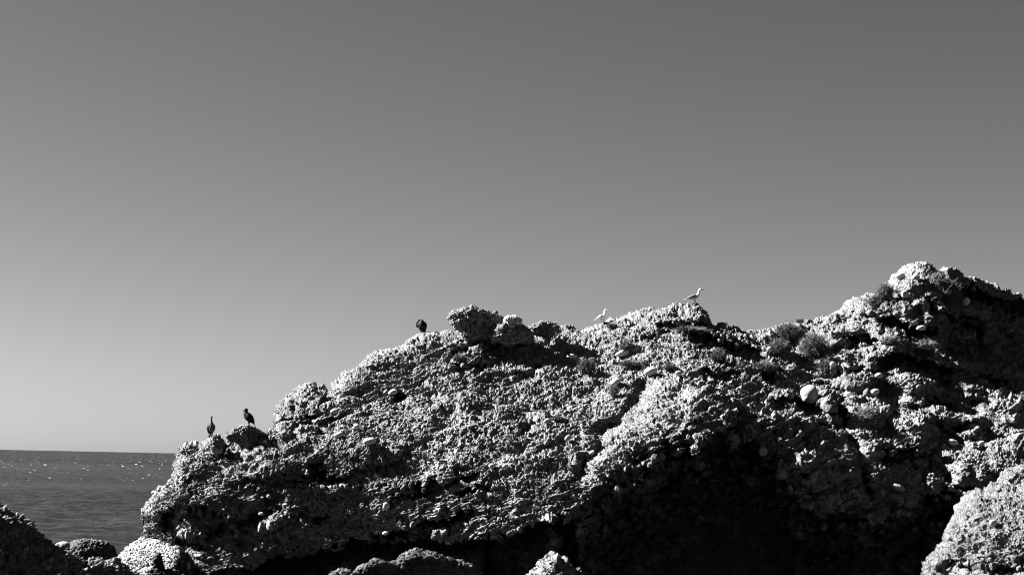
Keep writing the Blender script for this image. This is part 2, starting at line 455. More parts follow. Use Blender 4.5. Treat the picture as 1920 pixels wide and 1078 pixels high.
GX[n0 - 1] = GX[n0]
G = np.stack([GX, GY, GZ], -1)
sea = mesh_from('sea', G.reshape(-1, 3), gridquads(*GX.shape), water_material())
tag(sea, 'dark rippled sea reaching a level horizon left of the rocks', kind='structure')

# ------------------------------------------------------------------ main headland
RIDGE = [(258, 1095), (264, 1040), (268, 1000), (271, 965), (284, 935), (300, 910), (322, 888), (328, 860), (332, 832), (345, 827), (360, 824),
         (375, 820), (388, 814), (402, 811), (416, 816), (423, 826), (436, 806), (446, 797), (462, 796), (480, 799), (489, 808), (500, 800), (512, 782),
         (517, 762), (521, 744), (545, 737), (556, 722), (572, 716), (600, 717), (616, 720), (628, 708), (648, 696), (672, 684), (682, 666), (698, 656),
         (722, 650), (745, 648), (760, 638), (777, 627), (800, 620), (835, 614), (900, 618), (1000, 612), (1045, 608), (1062, 607), (1105, 607), (1128, 602),
         (1146, 593), (1165, 584), (1190, 580), (1230, 576), (1262, 572), (1300, 572), (1322, 576), (1330, 592), (1338, 602), (1362, 604), (1385, 611),
         (1410, 616), (1440, 617), (1456, 612), (1480, 608), (1502, 600), (1522, 597), (1540, 592), (1560, 586), (1572, 576), (1598, 560), (1625, 549),
         (1650, 542), (1662, 538), (1670, 524), (1676, 508), (1688, 502), (1700, 495), (1712, 491), (1735, 489), (1746, 492), (1756, 501), (1766, 502), (1776, 496), (1798, 503),
         (1806, 514), (1825, 518), (1850, 523), (1885, 535), (1920, 549), (2000, 590), (2120, 640), (2300, 690)]
CTRL = [(270, 1000, 46.6), (330, 840, 47.6), (330, 905, 46.1), (400, 1000, 45.7), (330, 1078, 45.9), (500, 1078, 45.15), (262, 1078, 46.3),
        (420, 815, 47.6), (520, 760, 48.0), (520, 850, 45.7), (520, 950, 45.25),
        (700, 655, 49.8), (700, 760, 47.1), (700, 880, 44.9), (700, 960, 44.6), (700, 1078, 44.5),
        (900, 610, 50.8), (900, 700, 47.8), (900, 820, 44.9), (900, 940, 43.6), (900, 1078, 43.6),
        (1100, 605, 51.2), (1100, 680, 48.5), (1100, 780, 45.2), (1100, 880, 43.2), (1100, 980, 42.7), (1100, 1078, 42.7),
        (1300, 575, 50.5), (1300, 610, 49.4), (1300, 680, 47), (1300, 750, 44.2), (1300, 790, 43.1), (1300, 1078, 42.8),
        (1450, 616, 51), (1450, 690, 48), (1450, 760, 45.2), (1480, 850, 43.6), (1450, 1078, 42.8),
        (1600, 565, 51.5), (1600, 680, 48.5), (1600, 780, 46), (1600, 900, 43.9), (1600, 1078, 43.2),
        (1735, 492, 50.6), (1735, 545, 49.4), (1728, 600, 48.6), (1650, 600, 49.6), (1820, 560, 50.6), (1820, 640, 49.9), (1900, 610, 51.2), (1900, 675, 50.0), (1720, 670, 48.2), (1740, 700, 47.6), (1740, 800, 45.7), (1740, 880, 44.6), (1740, 1078, 44),
        (1920, 560, 52.6), (1920, 750, 47.6), (1920, 800, 45.6), (1920, 890, 43.8), (1920, 1078, 43),
        (2200, 650, 51), (2200, 800, 46), (2200, 1078, 43), (700, 1250, 43.2), (1300, 1250, 42.4), (1900, 1250, 42.5), (300, 1250, 45), (2200, 1250, 42.5)]
mainT = tps(CTRL)
CAVE = [(1040, 1000), (1075, 968), (1105, 930), (1140, 885), (1180, 862), (1225, 832), (1250, 806), (1290, 795), (1350, 790), (1400, 782), (1430, 786),
        (1455, 805), (1462, 850), (1490, 872), (1540, 905), (1590, 925), (1640, 935), (1700, 920), (1735, 900), (1780, 896), (1820, 890), (1850, 895), (1900, 910), (1960, 960)]
def main_depth(qx, qy):
    d = mainT(qx, qy)
    for pl, T, A in (
        ([(428, 838), (470, 828), (528, 813)], 15, .6), ([(395, 868), (430, 856), (470, 845)], 12, .45),
        ([(575, 868), (620, 890), (680, 876), (760, 852)], 20, .8), ([(560, 890), (600, 888), (650, 890)], 10, .4),
        ([(295, 952), (340, 948), (385, 952), (430, 960)], 46, .9), ([(320, 995), (380, 1000), (425, 970), (470, 960), (520, 950)], 26, .8),
        ([(500, 985), (560, 968), (620, 960)], 16, .7), ([(440, 900), (520, 890), (580, 900)], 14, .35),
        ([(690, 992), (760, 986), (820, 974), (890, 956)], 24, .9), ([(720, 940), (790, 908), (850, 898), (905, 880)], 18, .5),
        ([(850, 925), (900, 918), (930, 910)], 12, .5), ([(540, 760), (600, 748), (640, 738)], 12, .4), ([(545, 800), (570, 785), (600, 768)], 18, .6),
        ([(480, 800), (520, 788), (560, 775)], 12, .4), ([(730, 735), (750, 732), (775, 736)], 22, .7), ([(580, 790), (620, 778), (650, 782)], 14, .4),
        ([(450, 1062), (520, 1048), (600, 1030), (680, 1008), (760, 1004), (860, 1010), (930, 1000)], 80, 2.4),
        ([(270, 1062), (330, 1058), (400, 1068), (460, 1062)], 30, .6),
        ([(900, 1005), (960, 990), (1010, 975), (1060, 968), (1090, 960)], 200, 2.8),
        ([(880, 812), (960, 800), (1010, 785), (1060, 775)], 12, .45), ([(700, 655), (725, 668), (740, 672)], 12, .3),
        ([(835, 650), (880, 642), (930, 655), (960, 650)], 16, .7), ([(840, 688), (880, 684), (920, 690)], 14, .5),
        ([(960, 700), (1010, 690), (1040, 690)], 12, .4), ([(1200, 630), (1240, 628), (1260, 632)], 10, .4),
        ([(1290, 632), (1330, 628), (1390, 645), (1440, 655)], 22, .8), ([(1310, 690), (1370, 694), (1460, 700)], 14, .6),
        ([(1225, 606), (1280, 604), (1330, 608)], 16, .5),
        ([(1430, 638), (1470, 642), (1500, 640)], 12, .4), ([(1445, 742), (1490, 738), (1560, 760), (1600, 772)], 34, 1.0),
        ([(1360, 770), (1400, 766), (1430, 775)], 12, .5), ([(1445, 810), (1480, 806), (1520, 812)], 10, .4),
        ([(1575, 590), (1600, 588), (1640, 596)], 12, .5), ([(1560, 640), (1620, 628), (1680, 640)], 16, .6), ([(1640, 600), (1680, 596), (1730, 606), (1760, 620)], 22, .8),
        ([(1640, 670), (1690, 664), (1740, 680), (1790, 700)], 30, .8), ([(1560, 690), (1620, 684), (1660, 700)], 16, .5),
        ([(1672, 600), (1700, 604), (1740, 618), (1760, 640)], 26, .8), ([(1765, 545), (1800, 538), (1850, 545), (1900, 562), (2000, 600)], 110, 1.6), ([(1735, 560), (1760, 575), (1800, 600), (1850, 620)], 50, .9),
        ([(1780, 800), (1820, 792), (1870, 800)], 14, .5), ([(1700, 760), (1760, 750), (1800, 764)], 16, .5), ([(1640, 850), (1700, 842), (1760, 850)], 26, .7),
        ([(1850, 700), (1890, 706), (1960, 730)], 22, .6),
    ):
        d = d + ledge(qx, qy, pl, T * 1.25, A * (1.15 if pl[0][0] < 600 and T < 60 else 1.45))
    d = d + gully(qx, qy, [(1206, 726), (1195, 755), (1170, 790), (1130, 808)], 15, .75) + gully(qx, qy, [(1130, 840), (1100, 860), (1090, 890)], 12, .4)
    d = d + gully(qx, qy, [(1572, 765), (1586, 792), (1591, 815), (1608, 842), (1606, 868), (1624, 900), (1632, 935)], 10, .75 + .035 * warp(qx, qy))
    d = d + gully(qx, qy, [(1540, 715), (1562, 730), (1580, 745)], 9, .7)
    # broken ground: blocks and hollows, strongest on the right hand slope
    p = np.stack([qx.ravel(), qy.ravel() * 2.0 - qx.ravel() * .35, qx.ravel() * 0], 1)
    def nz(sc_, sd): return noise(p, 1 / sc_, sd).reshape(qx.shape)
    amp = .10 + .42 * np.clip((qx - 1380) / 120, 0, 1) * np.clip((1000 - qy) / 100, 0, 1) + .16 * np.clip((620 - qx) / 120, 0, 1)
    blk = nz(52, 71) + .55 * nz(24, 72)
    d = d + amp * (.7 * blk + 1.1 * np.clip(blk - .25, 0, .25) / .25 * .45)
    # the cave: roof edge, then the wall falls back
    cx = np.array([p[0] for p in CAVE], float); cy = np.array([p[1] for p in CAVE], float)
    y = np.interp(qx, cx, cy) + 1.8 * warp(qx, qy)
    ins = np.clip((qx - 1040) / 60, 0, 1)
    dy = qy - y - 22 * np.clip(nz(17, 75) + .4 * nz(9, 76), 0, 1)
    d = d + ins * (0.12 * np.clip(dy / 8, 0, 1) + 0.75 * np.clip((dy - 16) / 30, 0, 1) ** 1.5 + 8.0 * (1 - np.exp(-np.clip(dy - 30, 0, 500) / 110.0)))
    # pillar at the cave's left mouth
    d = d - 2.8 * np.exp(-((qx - 1036 - 6 * np.sin(qy * .12)) / 13.0) ** 2) * np.clip((1036 - qy) / 18, 0, 1) * np.clip((qy - 965) / 20, 0, 1)
    return d

cols = np.concatenate([np.arange(258, 1945, 1.0), np.linspace(1950, 2300, 50)])
head, HV = build_relief('rocky_headland', RIDGE, main_depth, 1260, cols, 620, ROCK, dict(seed=3, s=.5, big=1.4, stone=1.5), rnd=(1.0, 10.0), back=16, steep=(300, 370))
tag(head, 'long rugged pebbly rock headland rising from the sea to the right', kind='structure')
hx, hy, hz = proj(HV)

def top_at(px, wdt=4.0):
    """highest point of the headland on the skyline near photo column px"""
    m = np.abs(hx - px) < wdt
    i = np.where(m)[0]; return HV[i[np.argmin(hy[i])]]

def surf_at(px, py):
    """nearest (visible) headland point at a photo position"""
    i = np.where((np.abs(hx - px) < 5) & (np.abs(hy - py) < 5))[0]
    if len(i) == 0: i = np.where((np.abs(hx - px) < 16) & (np.abs(hy - py) < 16))[0]
    if len(i) == 0: return top_at(px, 8)
    return HV[i[np.argmin(hz[i])]]

# ------------------------------------------------------------------ rocks standing on or before the headland
def rock(name, label, outline, d0, thick, mat=ROCK, cat='rock', **k):
    o, V = lump(name, outline, d0, thick, mat, **k)
    return tag(o, label, cat), V

ROCKSHADE = rock_material('shaded_conglomerate', 0.012, 0.15, 0.8, 0.9)  # darker copy of the conglomerate: shade on low rocks put into the colour
rock('ridge_block', 'dark overhanging pebbly block on the ridge, just right of the hunched black bird',
     [(838, 598), (846, 588), (862, 584), (900, 585), (925, 588), (945, 598), (950, 625), (935, 645), (905, 648), (880, 636), (862, 618), (845, 610)], 49.9, .75,
     dkw=dict(seed=11, big=.5, s=.55), nu=420, nv=200, p=3.5, lean=-0.012)
rock('ridge_block', 'low rounded pebbly block under the pale capstone on the ridge',
     [(921, 628), (930, 616), (950, 609), (975, 609), (990, 616), (1002, 625), (1004, 638), (975, 642), (940, 641), (922, 643)], 49.1, .6,
     dkw=dict(seed=12, big=.5, s=.5), nu=320, nv=160, p=3.0, lean=-0.01)
rock('capstone', 'smooth bright pale stone capping the low block on the ridge', [(942, 604), (945, 595), (958, 592), (972, 593), (981, 601), (978, 610), (960, 611)], 48.8, .4,
     mat=STONE, cat='stone', dkw=dict(seed=44, big=.3, s=.3, stone=.5), nu=160, nv=90, p=4)
rock('ridge_block', 'flat topped dark slab on the ridge between the capstone and the gulls',
     [(990, 617), (1005, 607), (1025, 604), (1042, 607), (1052, 615), (1046, 622), (1010, 626), (992, 625)], 49.6, .45,
     dkw=dict(seed=13, big=.5, s=.5), nu=300, nv=140, p=3.2, lean=-0.01)
rock('rock_pinnacle', 'knobbly rock knob at the far left tip, right of the long necked bird', [(394, 840), (396, 821), (402, 814), (411, 813), (418, 820), (419, 833), (414, 843), (400, 846)], 46.6, .25,
     dkw=dict(seed=15, big=.25, s=.6), nu=160, nv=90, p=2.5, shrink=.5)
rock('rock_pinnacle', 'rounded rock knob carrying the stocky left facing black bird', [(424, 822), (432, 808), (444, 799), (460, 797), (478, 800), (489, 810), (486, 822), (455, 828)], 46.9, .4,
     dkw=dict(seed=16, big=.25, s=.6), nu=260, nv=110, p=2.4, shrink=.9)
# foreground: lit rock at lower right
RR = [(1712, 1100), (1722, 1075), (1745, 1040), (1762, 1005), (1775, 980), (1792, 955), (1808, 925), (1822, 912), (1845, 908), (1865, 906), (1885, 905), (1935, 900), (2050, 880), (2250, 860)]
rT = tps([(1720, 1078, 37.5), (1800, 950, 37.4), (1860, 910, 37.6), (1860, 1000, 36.0), (1800, 1078, 36.2), (1920, 1078, 34.9), (1920, 905, 37.2), (1920, 1000, 35.5), (2200, 900, 36), (2200, 1100, 33.5), (1800, 1250, 35.3), (2200, 1250, 33)])
def rdepth(qx, qy):
    d = rT(qx, qy)
    for pl, T, A in (([(1845, 925), (1862, 935), (1868, 945)], 18, .3), ([(1830, 975), (1850, 970), (1870, 975)], 12, .3), ([(1740, 1062), (1800, 1058), (1930, 1062)], 30, .6)):
        d = d + ledge(qx, qy, pl, T, A, end=8)
    return d
rk, RV = build_relief('rock_outcrop', RR, rdepth, 1260, np.concatenate([np.arange(1712, 1940, .9), np.linspace(1945, 2250, 60)]), 260, PALE, dict(seed=21, big=1.4, s=.42, stone=1.1), rnd=(1.2, 9.0), back=3.5, zlow=-0.5, backdrop=.6)
tag(rk, 'bright sunlit pebbly rock filling the lower right corner', 'rock')
rock('rock_outcrop', 'small lumpy sunlit rock at the right edge, behind the bright corner rock', [(1872, 925), (1870, 900), (1880, 882), (1900, 872), (1930, 868), (1960, 872), (1990, 900), (1990, 935), (1900, 935)], 39.6, .9,
     mat=PALE, dkw=dict(seed=22, big=.3), nu=240, nv=120, p=2.4)
rock('rock_outcrop', 'sunlit pointed pebbly mound at the foot of the rock pillar', [(990, 1100), (985, 1075), (1005, 1062), (1020, 1045), (1035, 1036), (1052, 1048), (1068, 1062), (1090, 1075), (1095, 1110), (1040, 1160)], 41.6, 1.1,
     dkw=dict(seed=23, big=1.0, s=.55), nu=320, nv=160, p=2.2)
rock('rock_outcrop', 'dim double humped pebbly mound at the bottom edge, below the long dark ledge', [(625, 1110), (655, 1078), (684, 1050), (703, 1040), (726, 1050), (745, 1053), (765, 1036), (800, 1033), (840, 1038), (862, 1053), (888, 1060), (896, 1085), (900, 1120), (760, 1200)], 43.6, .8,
     mat=ROCKSHADE, dkw=dict(seed=24, big=1.3, s=.5), nu=560, nv=260, p=2.8, lean=-.02, shrink=.8)
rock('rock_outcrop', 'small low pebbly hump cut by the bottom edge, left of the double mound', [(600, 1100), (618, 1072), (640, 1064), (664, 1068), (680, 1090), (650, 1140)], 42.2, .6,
     mat=ROCKSHADE, dkw=dict(seed=25, big=.8, s=.5), nu=220, nv=120, p=2.3, lean=-.02)
# lower left
rock('rock_outcrop', 'bright sunlit slab at the water edge, left of the headland foot', [(205, 1060), (211, 1030), (222, 1015), (240, 1005), (262, 1000), (290, 1002), (320, 1030), (330, 1090), (260, 1150), (200, 1120)], 44.6, .5,
     mat=rock_material('sunlit_conglomerate', .09, .34, .7, .7), dkw=dict(seed=26, big=.15, stone=.4, s=.35), nu=360, nv=200, p=2.6, lean=0.06, centre=(262, 1060))  # raised tones: sunlight on the slab is painted into its colour
rock('rock_outcrop', 'black pointed rock before the bright slab at lower left', [(265, 1110), (272, 1075), (281, 1052), (290, 1034), (300, 1048), (315, 1066), (345, 1078), (370, 1110), (320, 1180)], 40.5, .35,
     mat=rock_material('very_dark_rock', .02, .05), dkw=dict(seed=27, big=.25), nu=260, nv=120, p=2.0)  # narrow range of very dark tones
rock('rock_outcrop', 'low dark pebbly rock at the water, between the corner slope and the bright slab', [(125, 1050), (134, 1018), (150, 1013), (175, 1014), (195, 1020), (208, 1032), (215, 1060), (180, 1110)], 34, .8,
     mat=ROCKSHADE, dkw=dict(seed=28, big=.8, s=.25), nu=240, nv=120, p=2.2)
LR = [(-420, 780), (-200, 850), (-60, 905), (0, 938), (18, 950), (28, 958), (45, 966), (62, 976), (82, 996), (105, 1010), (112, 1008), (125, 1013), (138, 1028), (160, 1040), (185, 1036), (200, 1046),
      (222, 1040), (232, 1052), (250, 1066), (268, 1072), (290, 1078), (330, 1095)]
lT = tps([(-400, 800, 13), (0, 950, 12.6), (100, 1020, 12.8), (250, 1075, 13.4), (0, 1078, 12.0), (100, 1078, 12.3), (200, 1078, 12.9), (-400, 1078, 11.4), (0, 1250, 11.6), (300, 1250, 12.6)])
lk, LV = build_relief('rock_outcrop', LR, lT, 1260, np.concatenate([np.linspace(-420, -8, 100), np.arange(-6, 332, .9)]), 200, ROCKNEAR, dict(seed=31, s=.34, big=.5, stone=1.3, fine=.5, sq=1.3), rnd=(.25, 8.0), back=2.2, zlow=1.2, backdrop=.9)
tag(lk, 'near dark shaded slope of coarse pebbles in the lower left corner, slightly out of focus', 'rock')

# ------------------------------------------------------------------ distinct stones set in the rock
def stone(label, px, py, w_, h_, ang=0, mat=STONE, name='stone', dd=0.01, pr=2.2, thk=.35):
    p = surf_at(px, py); d = float((p - CAM) @ FW) - dd
    a = np.linspace(0, 2 * math.pi, 14, endpoint=False); rnd = random.Random(px * 7 + py)
    ca, sa = math.cos(math.radians(ang)), math.sin(math.radians(ang))
    ol = []
    for t in a:
        k = 1 + rnd.uniform(-.1, .1)
        x = math.cos(t) * w_ / 2 * k; y = math.sin(t) * h_ / 2 * k
        ol.append((px + x * ca + y * sa, py - x * sa + y * ca))
    o, V = lump(name, ol, d, max(w_, h_) * thk * d / F, mat, nu=48, nv=32, p=pr, smoothn=.012)
    return tag(o, label, 'stone')
stone('large smooth round stone jutting from the rock face above the cave, pale on its left', 1518, 739, 31, 35, 20, GREYSTONE, 'round_boulder', dd=.22, thk=.62)
stone('square bright stone under the bushes on the left flank of the summit knoll', 1697, 551, 15, 13, 10, dd=.6, pr=4)
stone('pale stone in the shade under the brow of the summit knoll', 1811, 566, 16, 14, 70, dd=1.9)
stone('long pale slab lying tilted below the small gull', 1166, 662, 30, 10, 18)
stone('pointed upright pale stone left of the small gull slope bushes', 1073, 668, 7, 13, 80)
stone('broad pale flat stone in the middle of the slope below the gulls', 1220, 696, 26, 14, 15)
stone('oval pale stone right of the broad flat stone', 1272, 700, 14, 9, 0)
stone('pale block stone with sloping top left of the dark gully', 1154, 716, 20, 11, 25)
stone('pale stone at the left edge of the dark hollow on the left slope', 737, 735, 18, 11, 20)
stone('grey oval stone bulging from the left slope', 628, 771, 20, 10, 5, GREYSTONE)
stone('pale flat stone in the middle of the left slope', 693, 827, 24, 12, 5)
stone('pale stone above the long ledge on the left slope', 634, 815, 18, 10, 15)
stone('grey round stone on the dim wall under the cave roof', 1431, 846, 17, 17, 100, GREYSTONE, dd=.3)
stone('bright stone lying on the slope right of the crack', 1787, 829, 20, 10, -15)
stone('upright pale stone on the right slope, above the dark hollow', 1840, 831, 10, 14, 100)
stone('grey elongated stone jutting out above the black shade, right of the crack', 1684, 914, 30, 10, -25, GREYSTONE, dd=.2)
stone('pale round stone in the shaded hollow left of the pillar', 724, 948, 14, 13, 0)
stone('small bright stone in the dark ledge low on the left slope', 723, 999, 13, 7, 10)
stone('small bright round stone on the far left bluff', 504, 930, 8, 7, 0)
stone('pale stone block on the far left tip, under the long necked bird', 407, 845, 22, 13, -5, GREYSTONE)
stone('grey oval stone in the sunlit slope left of the gully', 1026, 789, 15, 9, 20, GREYSTONE)
stone('dark egg shaped stone in the slope above the cave mouth', 1065, 821, 13, 10, 35, GREYSTONE)
stone('twin pale stone at the rim, low in the middle of the slope', 922, 873, 13, 10, 0)
stone('pale stone right of the twin on the slope rim', 948, 874, 13, 9, 0)
stone('white boulder in the lap of the right hand slope below the bushes', 1562, 683, 12, 9, 10)
stone('bright stone on the right slope between the bushes and the knoll shade', 1648, 704, 16, 10, 0)
stone('pale stone lump at the left end of the knoll shade', 1728, 615, 18, 9, 5)
stone('pale boulder beneath the skyline bush', 1446, 654, 17, 10, 0)
stone('small pale stone high on the sunlit nose of the summit knoll', 1716, 520, 15, 10, 20, dd=.03)
stone('flat bright stone on the left shoulder of the summit knoll', 1688, 517, 18, 9, 15, dd=.03)
stone('pale stone between the two skyline shrubs and the round boulder', 1640, 735, 17, 11, 10, dd=.03)
stone('white stone low on the right slope, right of the crack', 1700, 792, 13, 9, 0, dd=.03)
stone('small white stone far down the left bluff, above the bottom hollow', 489, 963, 11, 7, 10, dd=.02)
stone('pale tilted stone on the left slope below the first ledge', 668, 800, 14, 8, 30, dd=.02)
def stone_on(V, label, px, py, w_, h_, ang, mat=STONE):
    x, y, z = proj(V); i = np.where((np.abs(x - px) < 6) & (np.abs(y - py) < 6))[0]
    d = float(z[i].min()); a = np.linspace(0, 2 * math.pi, 12, endpoint=False)
    rnd = random.Random(px); ca, sa = math.cos(math.radians(ang)), math.sin(math.radians(ang)); ol = []
    for t in a:
        k = 1 + rnd.uniform(-.1, .1); X = math.cos(t) * w_ / 2 * k; Y = math.sin(t) * h_ / 2 * k
        ol.append((px + X * ca + Y * sa, py - X * sa + Y * ca))
    o, _ = lump('stone', ol, d, max(w_, h_) * .35 * d / F, mat, nu=48, nv=32, smoothn=.01)
    tag(o, label, 'stone')
stone_on(RV, 'bright round stone sitting in the bright corner rock at lower right', 1862, 980, 14, 13, 10)

# ------------------------------------------------------------------ shrubs
def shrub(label, px, py, w_, h_, n=500, mat=TWIG, seed=1, base=None, droop=0.0):
    p = surf_at(px, py) if base is None else base
    d = float((p - CAM) @ FW); k = d / F
    a_, b_ = w_ * k / 2, h_ * k
    rnd = np.random.RandomState(seed); Vs = []; Fs = []; c = 0
    for i in range(n):
        # start somewhere on the low woody base, grow outwards to the crown's ragged shell
        u = rnd.uniform(-1, 1) ; s0 = np.array([u * a_ * .35, rnd.uniform(-.3, .3) * a_, rnd.uniform(-.1, .15) * b_])
        az = rnd.uniform(0, 2 * math.pi); el = math.asin(rnd.uniform(0.02, 1) ** .8)
        r = rnd.uniform(.45, 1.12)
        e = np.array([math.cos(az) * math.cos(el) * a_, math.sin(az) * math.cos(el) * a_ * .8, math.sin(el) * b_]) * r
        mid = (s0 + e) / 2 + rnd.normal(0, .12, 3) * min(a_, b_) + np.array([0, 0, .12 * b_])
        e = e + np.array([0, 0, -droop * b_ * rnd.uniform(0, 1)])
        wd = rnd.uniform(.004, .009)
        for (q0, q1, w0, w1) in ((s0, mid, wd * 1.6, wd), (mid, e, wd, wd * .35)):
            t = q1 - q0; t /= np.linalg.norm(t) + 1e-9
            s1 = np.cross(t, rnd.normal(0, 1, 3)); s1 /= np.linalg.norm(s1) + 1e-9; s2 = np.cross(t, s1)
            for q, ww in ((q0, w0), (q1, w1)):
                for j in range(3):
                    an = j * 2.0944; Vs.append(p + q + (s1 * math.cos(an) + s2 * math.sin(an)) * ww)
            for j in range(3): Fs.append((c + j, c + (j + 1) % 3, c + 3 + (j + 1) % 3, c + 3 + j))
            c += 6
        for _ in range(2):      # side twiglets
            q0 = mid + (e - mid) * rnd.uniform(0.1, .9); q1 = q0 + rnd.normal(0, 1, 3) * .22 * min(a_, b_)
            ww = wd * .5; t = q1 - q0; s1 = np.cross(t, rnd.normal(0, 1, 3)); s1 /= np.linalg.norm(s1) + 1e-9
            Vs += [p + q0 - s1 * ww, p + q0 + s1 * ww, p + q1 + s1 * ww * .6, p + q1 - s1 * ww * .6]; Fs.append((c, c + 1, c + 2, c + 3)); c += 4
    o = mesh_from('dry_shrub', np.array(Vs), np.array(Fs), mat, smooth=False)
    return tag(o, label, 'shrub', 'dry shrubs growing on the rocks')
shrub('wide dark twiggy shrub breaking the skyline right of the standing gull', 1476, 630, 62, 26, 900, seed=1)
shrub('spiky rounded shrub just below the wide skyline shrub', 1460, 658, 50, 28, 700, seed=2)
shrub('largest bushy shrub, below and right of the skyline shrub', 1525, 664, 62, 40, 1100, seed=3)
shrub('dark shrub standing on the skyline at the left foot of the summit knoll', 1660, 556, 36, 32, 600, seed=4)
shrub('low shrub left of the dark skyline shrub at the knoll foot', 1640, 572, 44, 22, 500, seed=5)
shrub('tangled shrub with hanging stems in the hollow of the summit knoll', 1775, 560, 80, 48, 900, seed=6, droop=.5)
shrub('hanging dry shrub high on the summit knoll', 1760, 525, 50, 22, 400, mat=TWIGPALE, seed=7, droop=1.3)
shrub('grey rounded shrub beside the pointed stone on the middle slope', 1100, 692, 44, 24, 500, seed=8)
shrub('dark shrub on the slope under the small gull', 1172, 655, 42, 22, 450, seed=9)
shrub('low shrub between the tilted slab and the flat stone', 1180, 682, 46, 14, 350, seed=10)
shrub('small domed shrub in front of the dark hollow under the standing gull', 1350, 672, 36, 20, 400, seed=11)
shrub('flat shrub left of the small domed shrub', 1256, 688, 30, 14, 300, seed=12)
shrub('low shrub patch behind the feet of the small gull', 1142, 610, 30, 9, 250, seed=13)
shrub('sprawling shrub under the long thin ledge on the upper right slope', 1435, 692, 54, 18, 400, seed=14)
shrub('pale dry shrub beside the top of the crack', 1618, 782, 50, 24, 450, mat=TWIGPALE, seed=15)
shrub('pale shrub on the slope below the knoll shade', 1748, 650, 50, 20, 400, mat=TWIGPALE, seed=16)
shrub('small shrub in the hollow under the ridge block', 864, 672, 30, 14, 250, seed=17)
shrub('strip of low shrub along the foot of the gull mound', 1300, 622, 80, 11, 450, seed=18)
shrub('small shrub on the lip of the short ledge in the sunlit slope', 1045, 784, 34, 10, 250, seed=19)
shrub('small tuft on the skyline right of the wide skyline shrub', 1503, 602, 26, 8, 160, seed=20)
shrub('shrub under the largest bushy shrub, on the right', 1545, 690, 44, 22, 400, seed=21)
shrub('loose pale shrub above the gully in the middle of the slope', 1145, 738, 26, 22, 220, mat=TWIGPALE, seed=22)
shrub('faint shrub on the right slope, far above the black shade', 1665, 640, 36, 14, 250, seed=23)

# ------------------------------------------------------------------ birds
def cr_spline(pts, sub=5):
    P = np.array(pts, float); P = np.concatenate([[2 * P[0] - P[1]], P, [2 * P[-1] - P[-2]]]); out = []
    for i in range(1, len(P) - 2):
        for s in range(sub):
            t = s / sub; a, b, c, d = P[i - 1], P[i], P[i + 1], P[i + 2]
            out.append(.5 * ((2 * b) + (-a + c) * t + (2 * a - 5 * b + 4 * c - d) * t * t + (-a + 3 * b - 3 * c + d) * t ** 3))
    out.append(P[-2]); return np.array(out)

def tube(name, rings, mat, parent, n=16, sub=5):
    """rings: (x, y, z, half_width, half_height) along a spine -> closed smooth solid"""
    R = cr_spline(rings, sub); C = R[:, :3]; T = np.gradient(C, axis=0); T /= np.linalg.norm(T, axis=1, keepdims=True) + 1e-9
    V = []
    for c, t, r in zip(C, T, R):
        s = np.cross(t, [0, 0, 1.0]); 
        if np.linalg.norm(s) < .15: s = np.array([0, -1.0, 0]) if abs(t[1]) < .9 else np.array([1.0, 0, 0])
        s = np.array([0, -1.0, 0]) if abs(t[1]) < .6 else s
        s = s - t * (s @ t); s /= np.linalg.norm(s); u = np.cross(s, t)
        for k in range(n):
            a = 2 * math.pi * k / n; V.append(c + s * math.cos(a) * max(r[3], 5e-4) + u * math.sin(a) * max(r[4], 5e-4))
    V = np.array(V); nr = len(R); q = gridquads(nr, n, wrap=True)
    V = np.concatenate([V, [C[0]], [C[-1]]]); k = np.arange(n); a0 = len(V) - 2
    T3 = np.concatenate([np.stack([np.full(n, a0), (k + 1) % n, k], 1), np.stack([np.full(n, a0 + 1), (nr - 1) * n + k, (nr - 1) * n + (k + 1) % n], 1)])
    return mesh_from_tris_quads(name, V, q, T3, mat, parent, np.full(len(V), .5, np.float32))

def foot(parent, x, y, mat, fwd=1.0, L=.055):
    V = []; Q = []
    me = []
    for j, a in enumerate((-.5, 0, .5)):
        tube('toe', [(x, y, .012, .006, .006), (x + fwd * L * .5 * math.cos(a), y + L * .5 * math.sin(a), .009, .005, .005),
                     (x + fwd * L * math.cos(a), y + L * math.sin(a), .003, .003, .003)], mat, parent, n=6, sub=2)

def bird_root(name, label, cat, px, face=1, turn=0.0, scale=1.0, base=None, sink=0.01, group=None):
    p = top_at(px, 5) if base is None else base
    o = bpy.data.objects.new(name, None); COL.objects.link(o); o.location = (p[0], p[1], p[2] - sink)
    o.rotation_euler = (0, 0, (0 if face > 0 else math.pi) + turn); o.scale = (scale,) * 3
    o.empty_display_size = .2
    return tag(o, label, cat, group)

def leg(root, x, y, ztop, mat, thick=.007):
    lg = tube('leg', [(x - .012, y, ztop, .018, .018), (x - .02, y, ztop * .62, thick * 1.1, thick * 1.1), (x - .004, y, ztop * .5, thick, thick), (x, y, .012, thick, thick)], mat, root, n=8, sub=3)
    foot(lg, x, y, mat)
    return lg

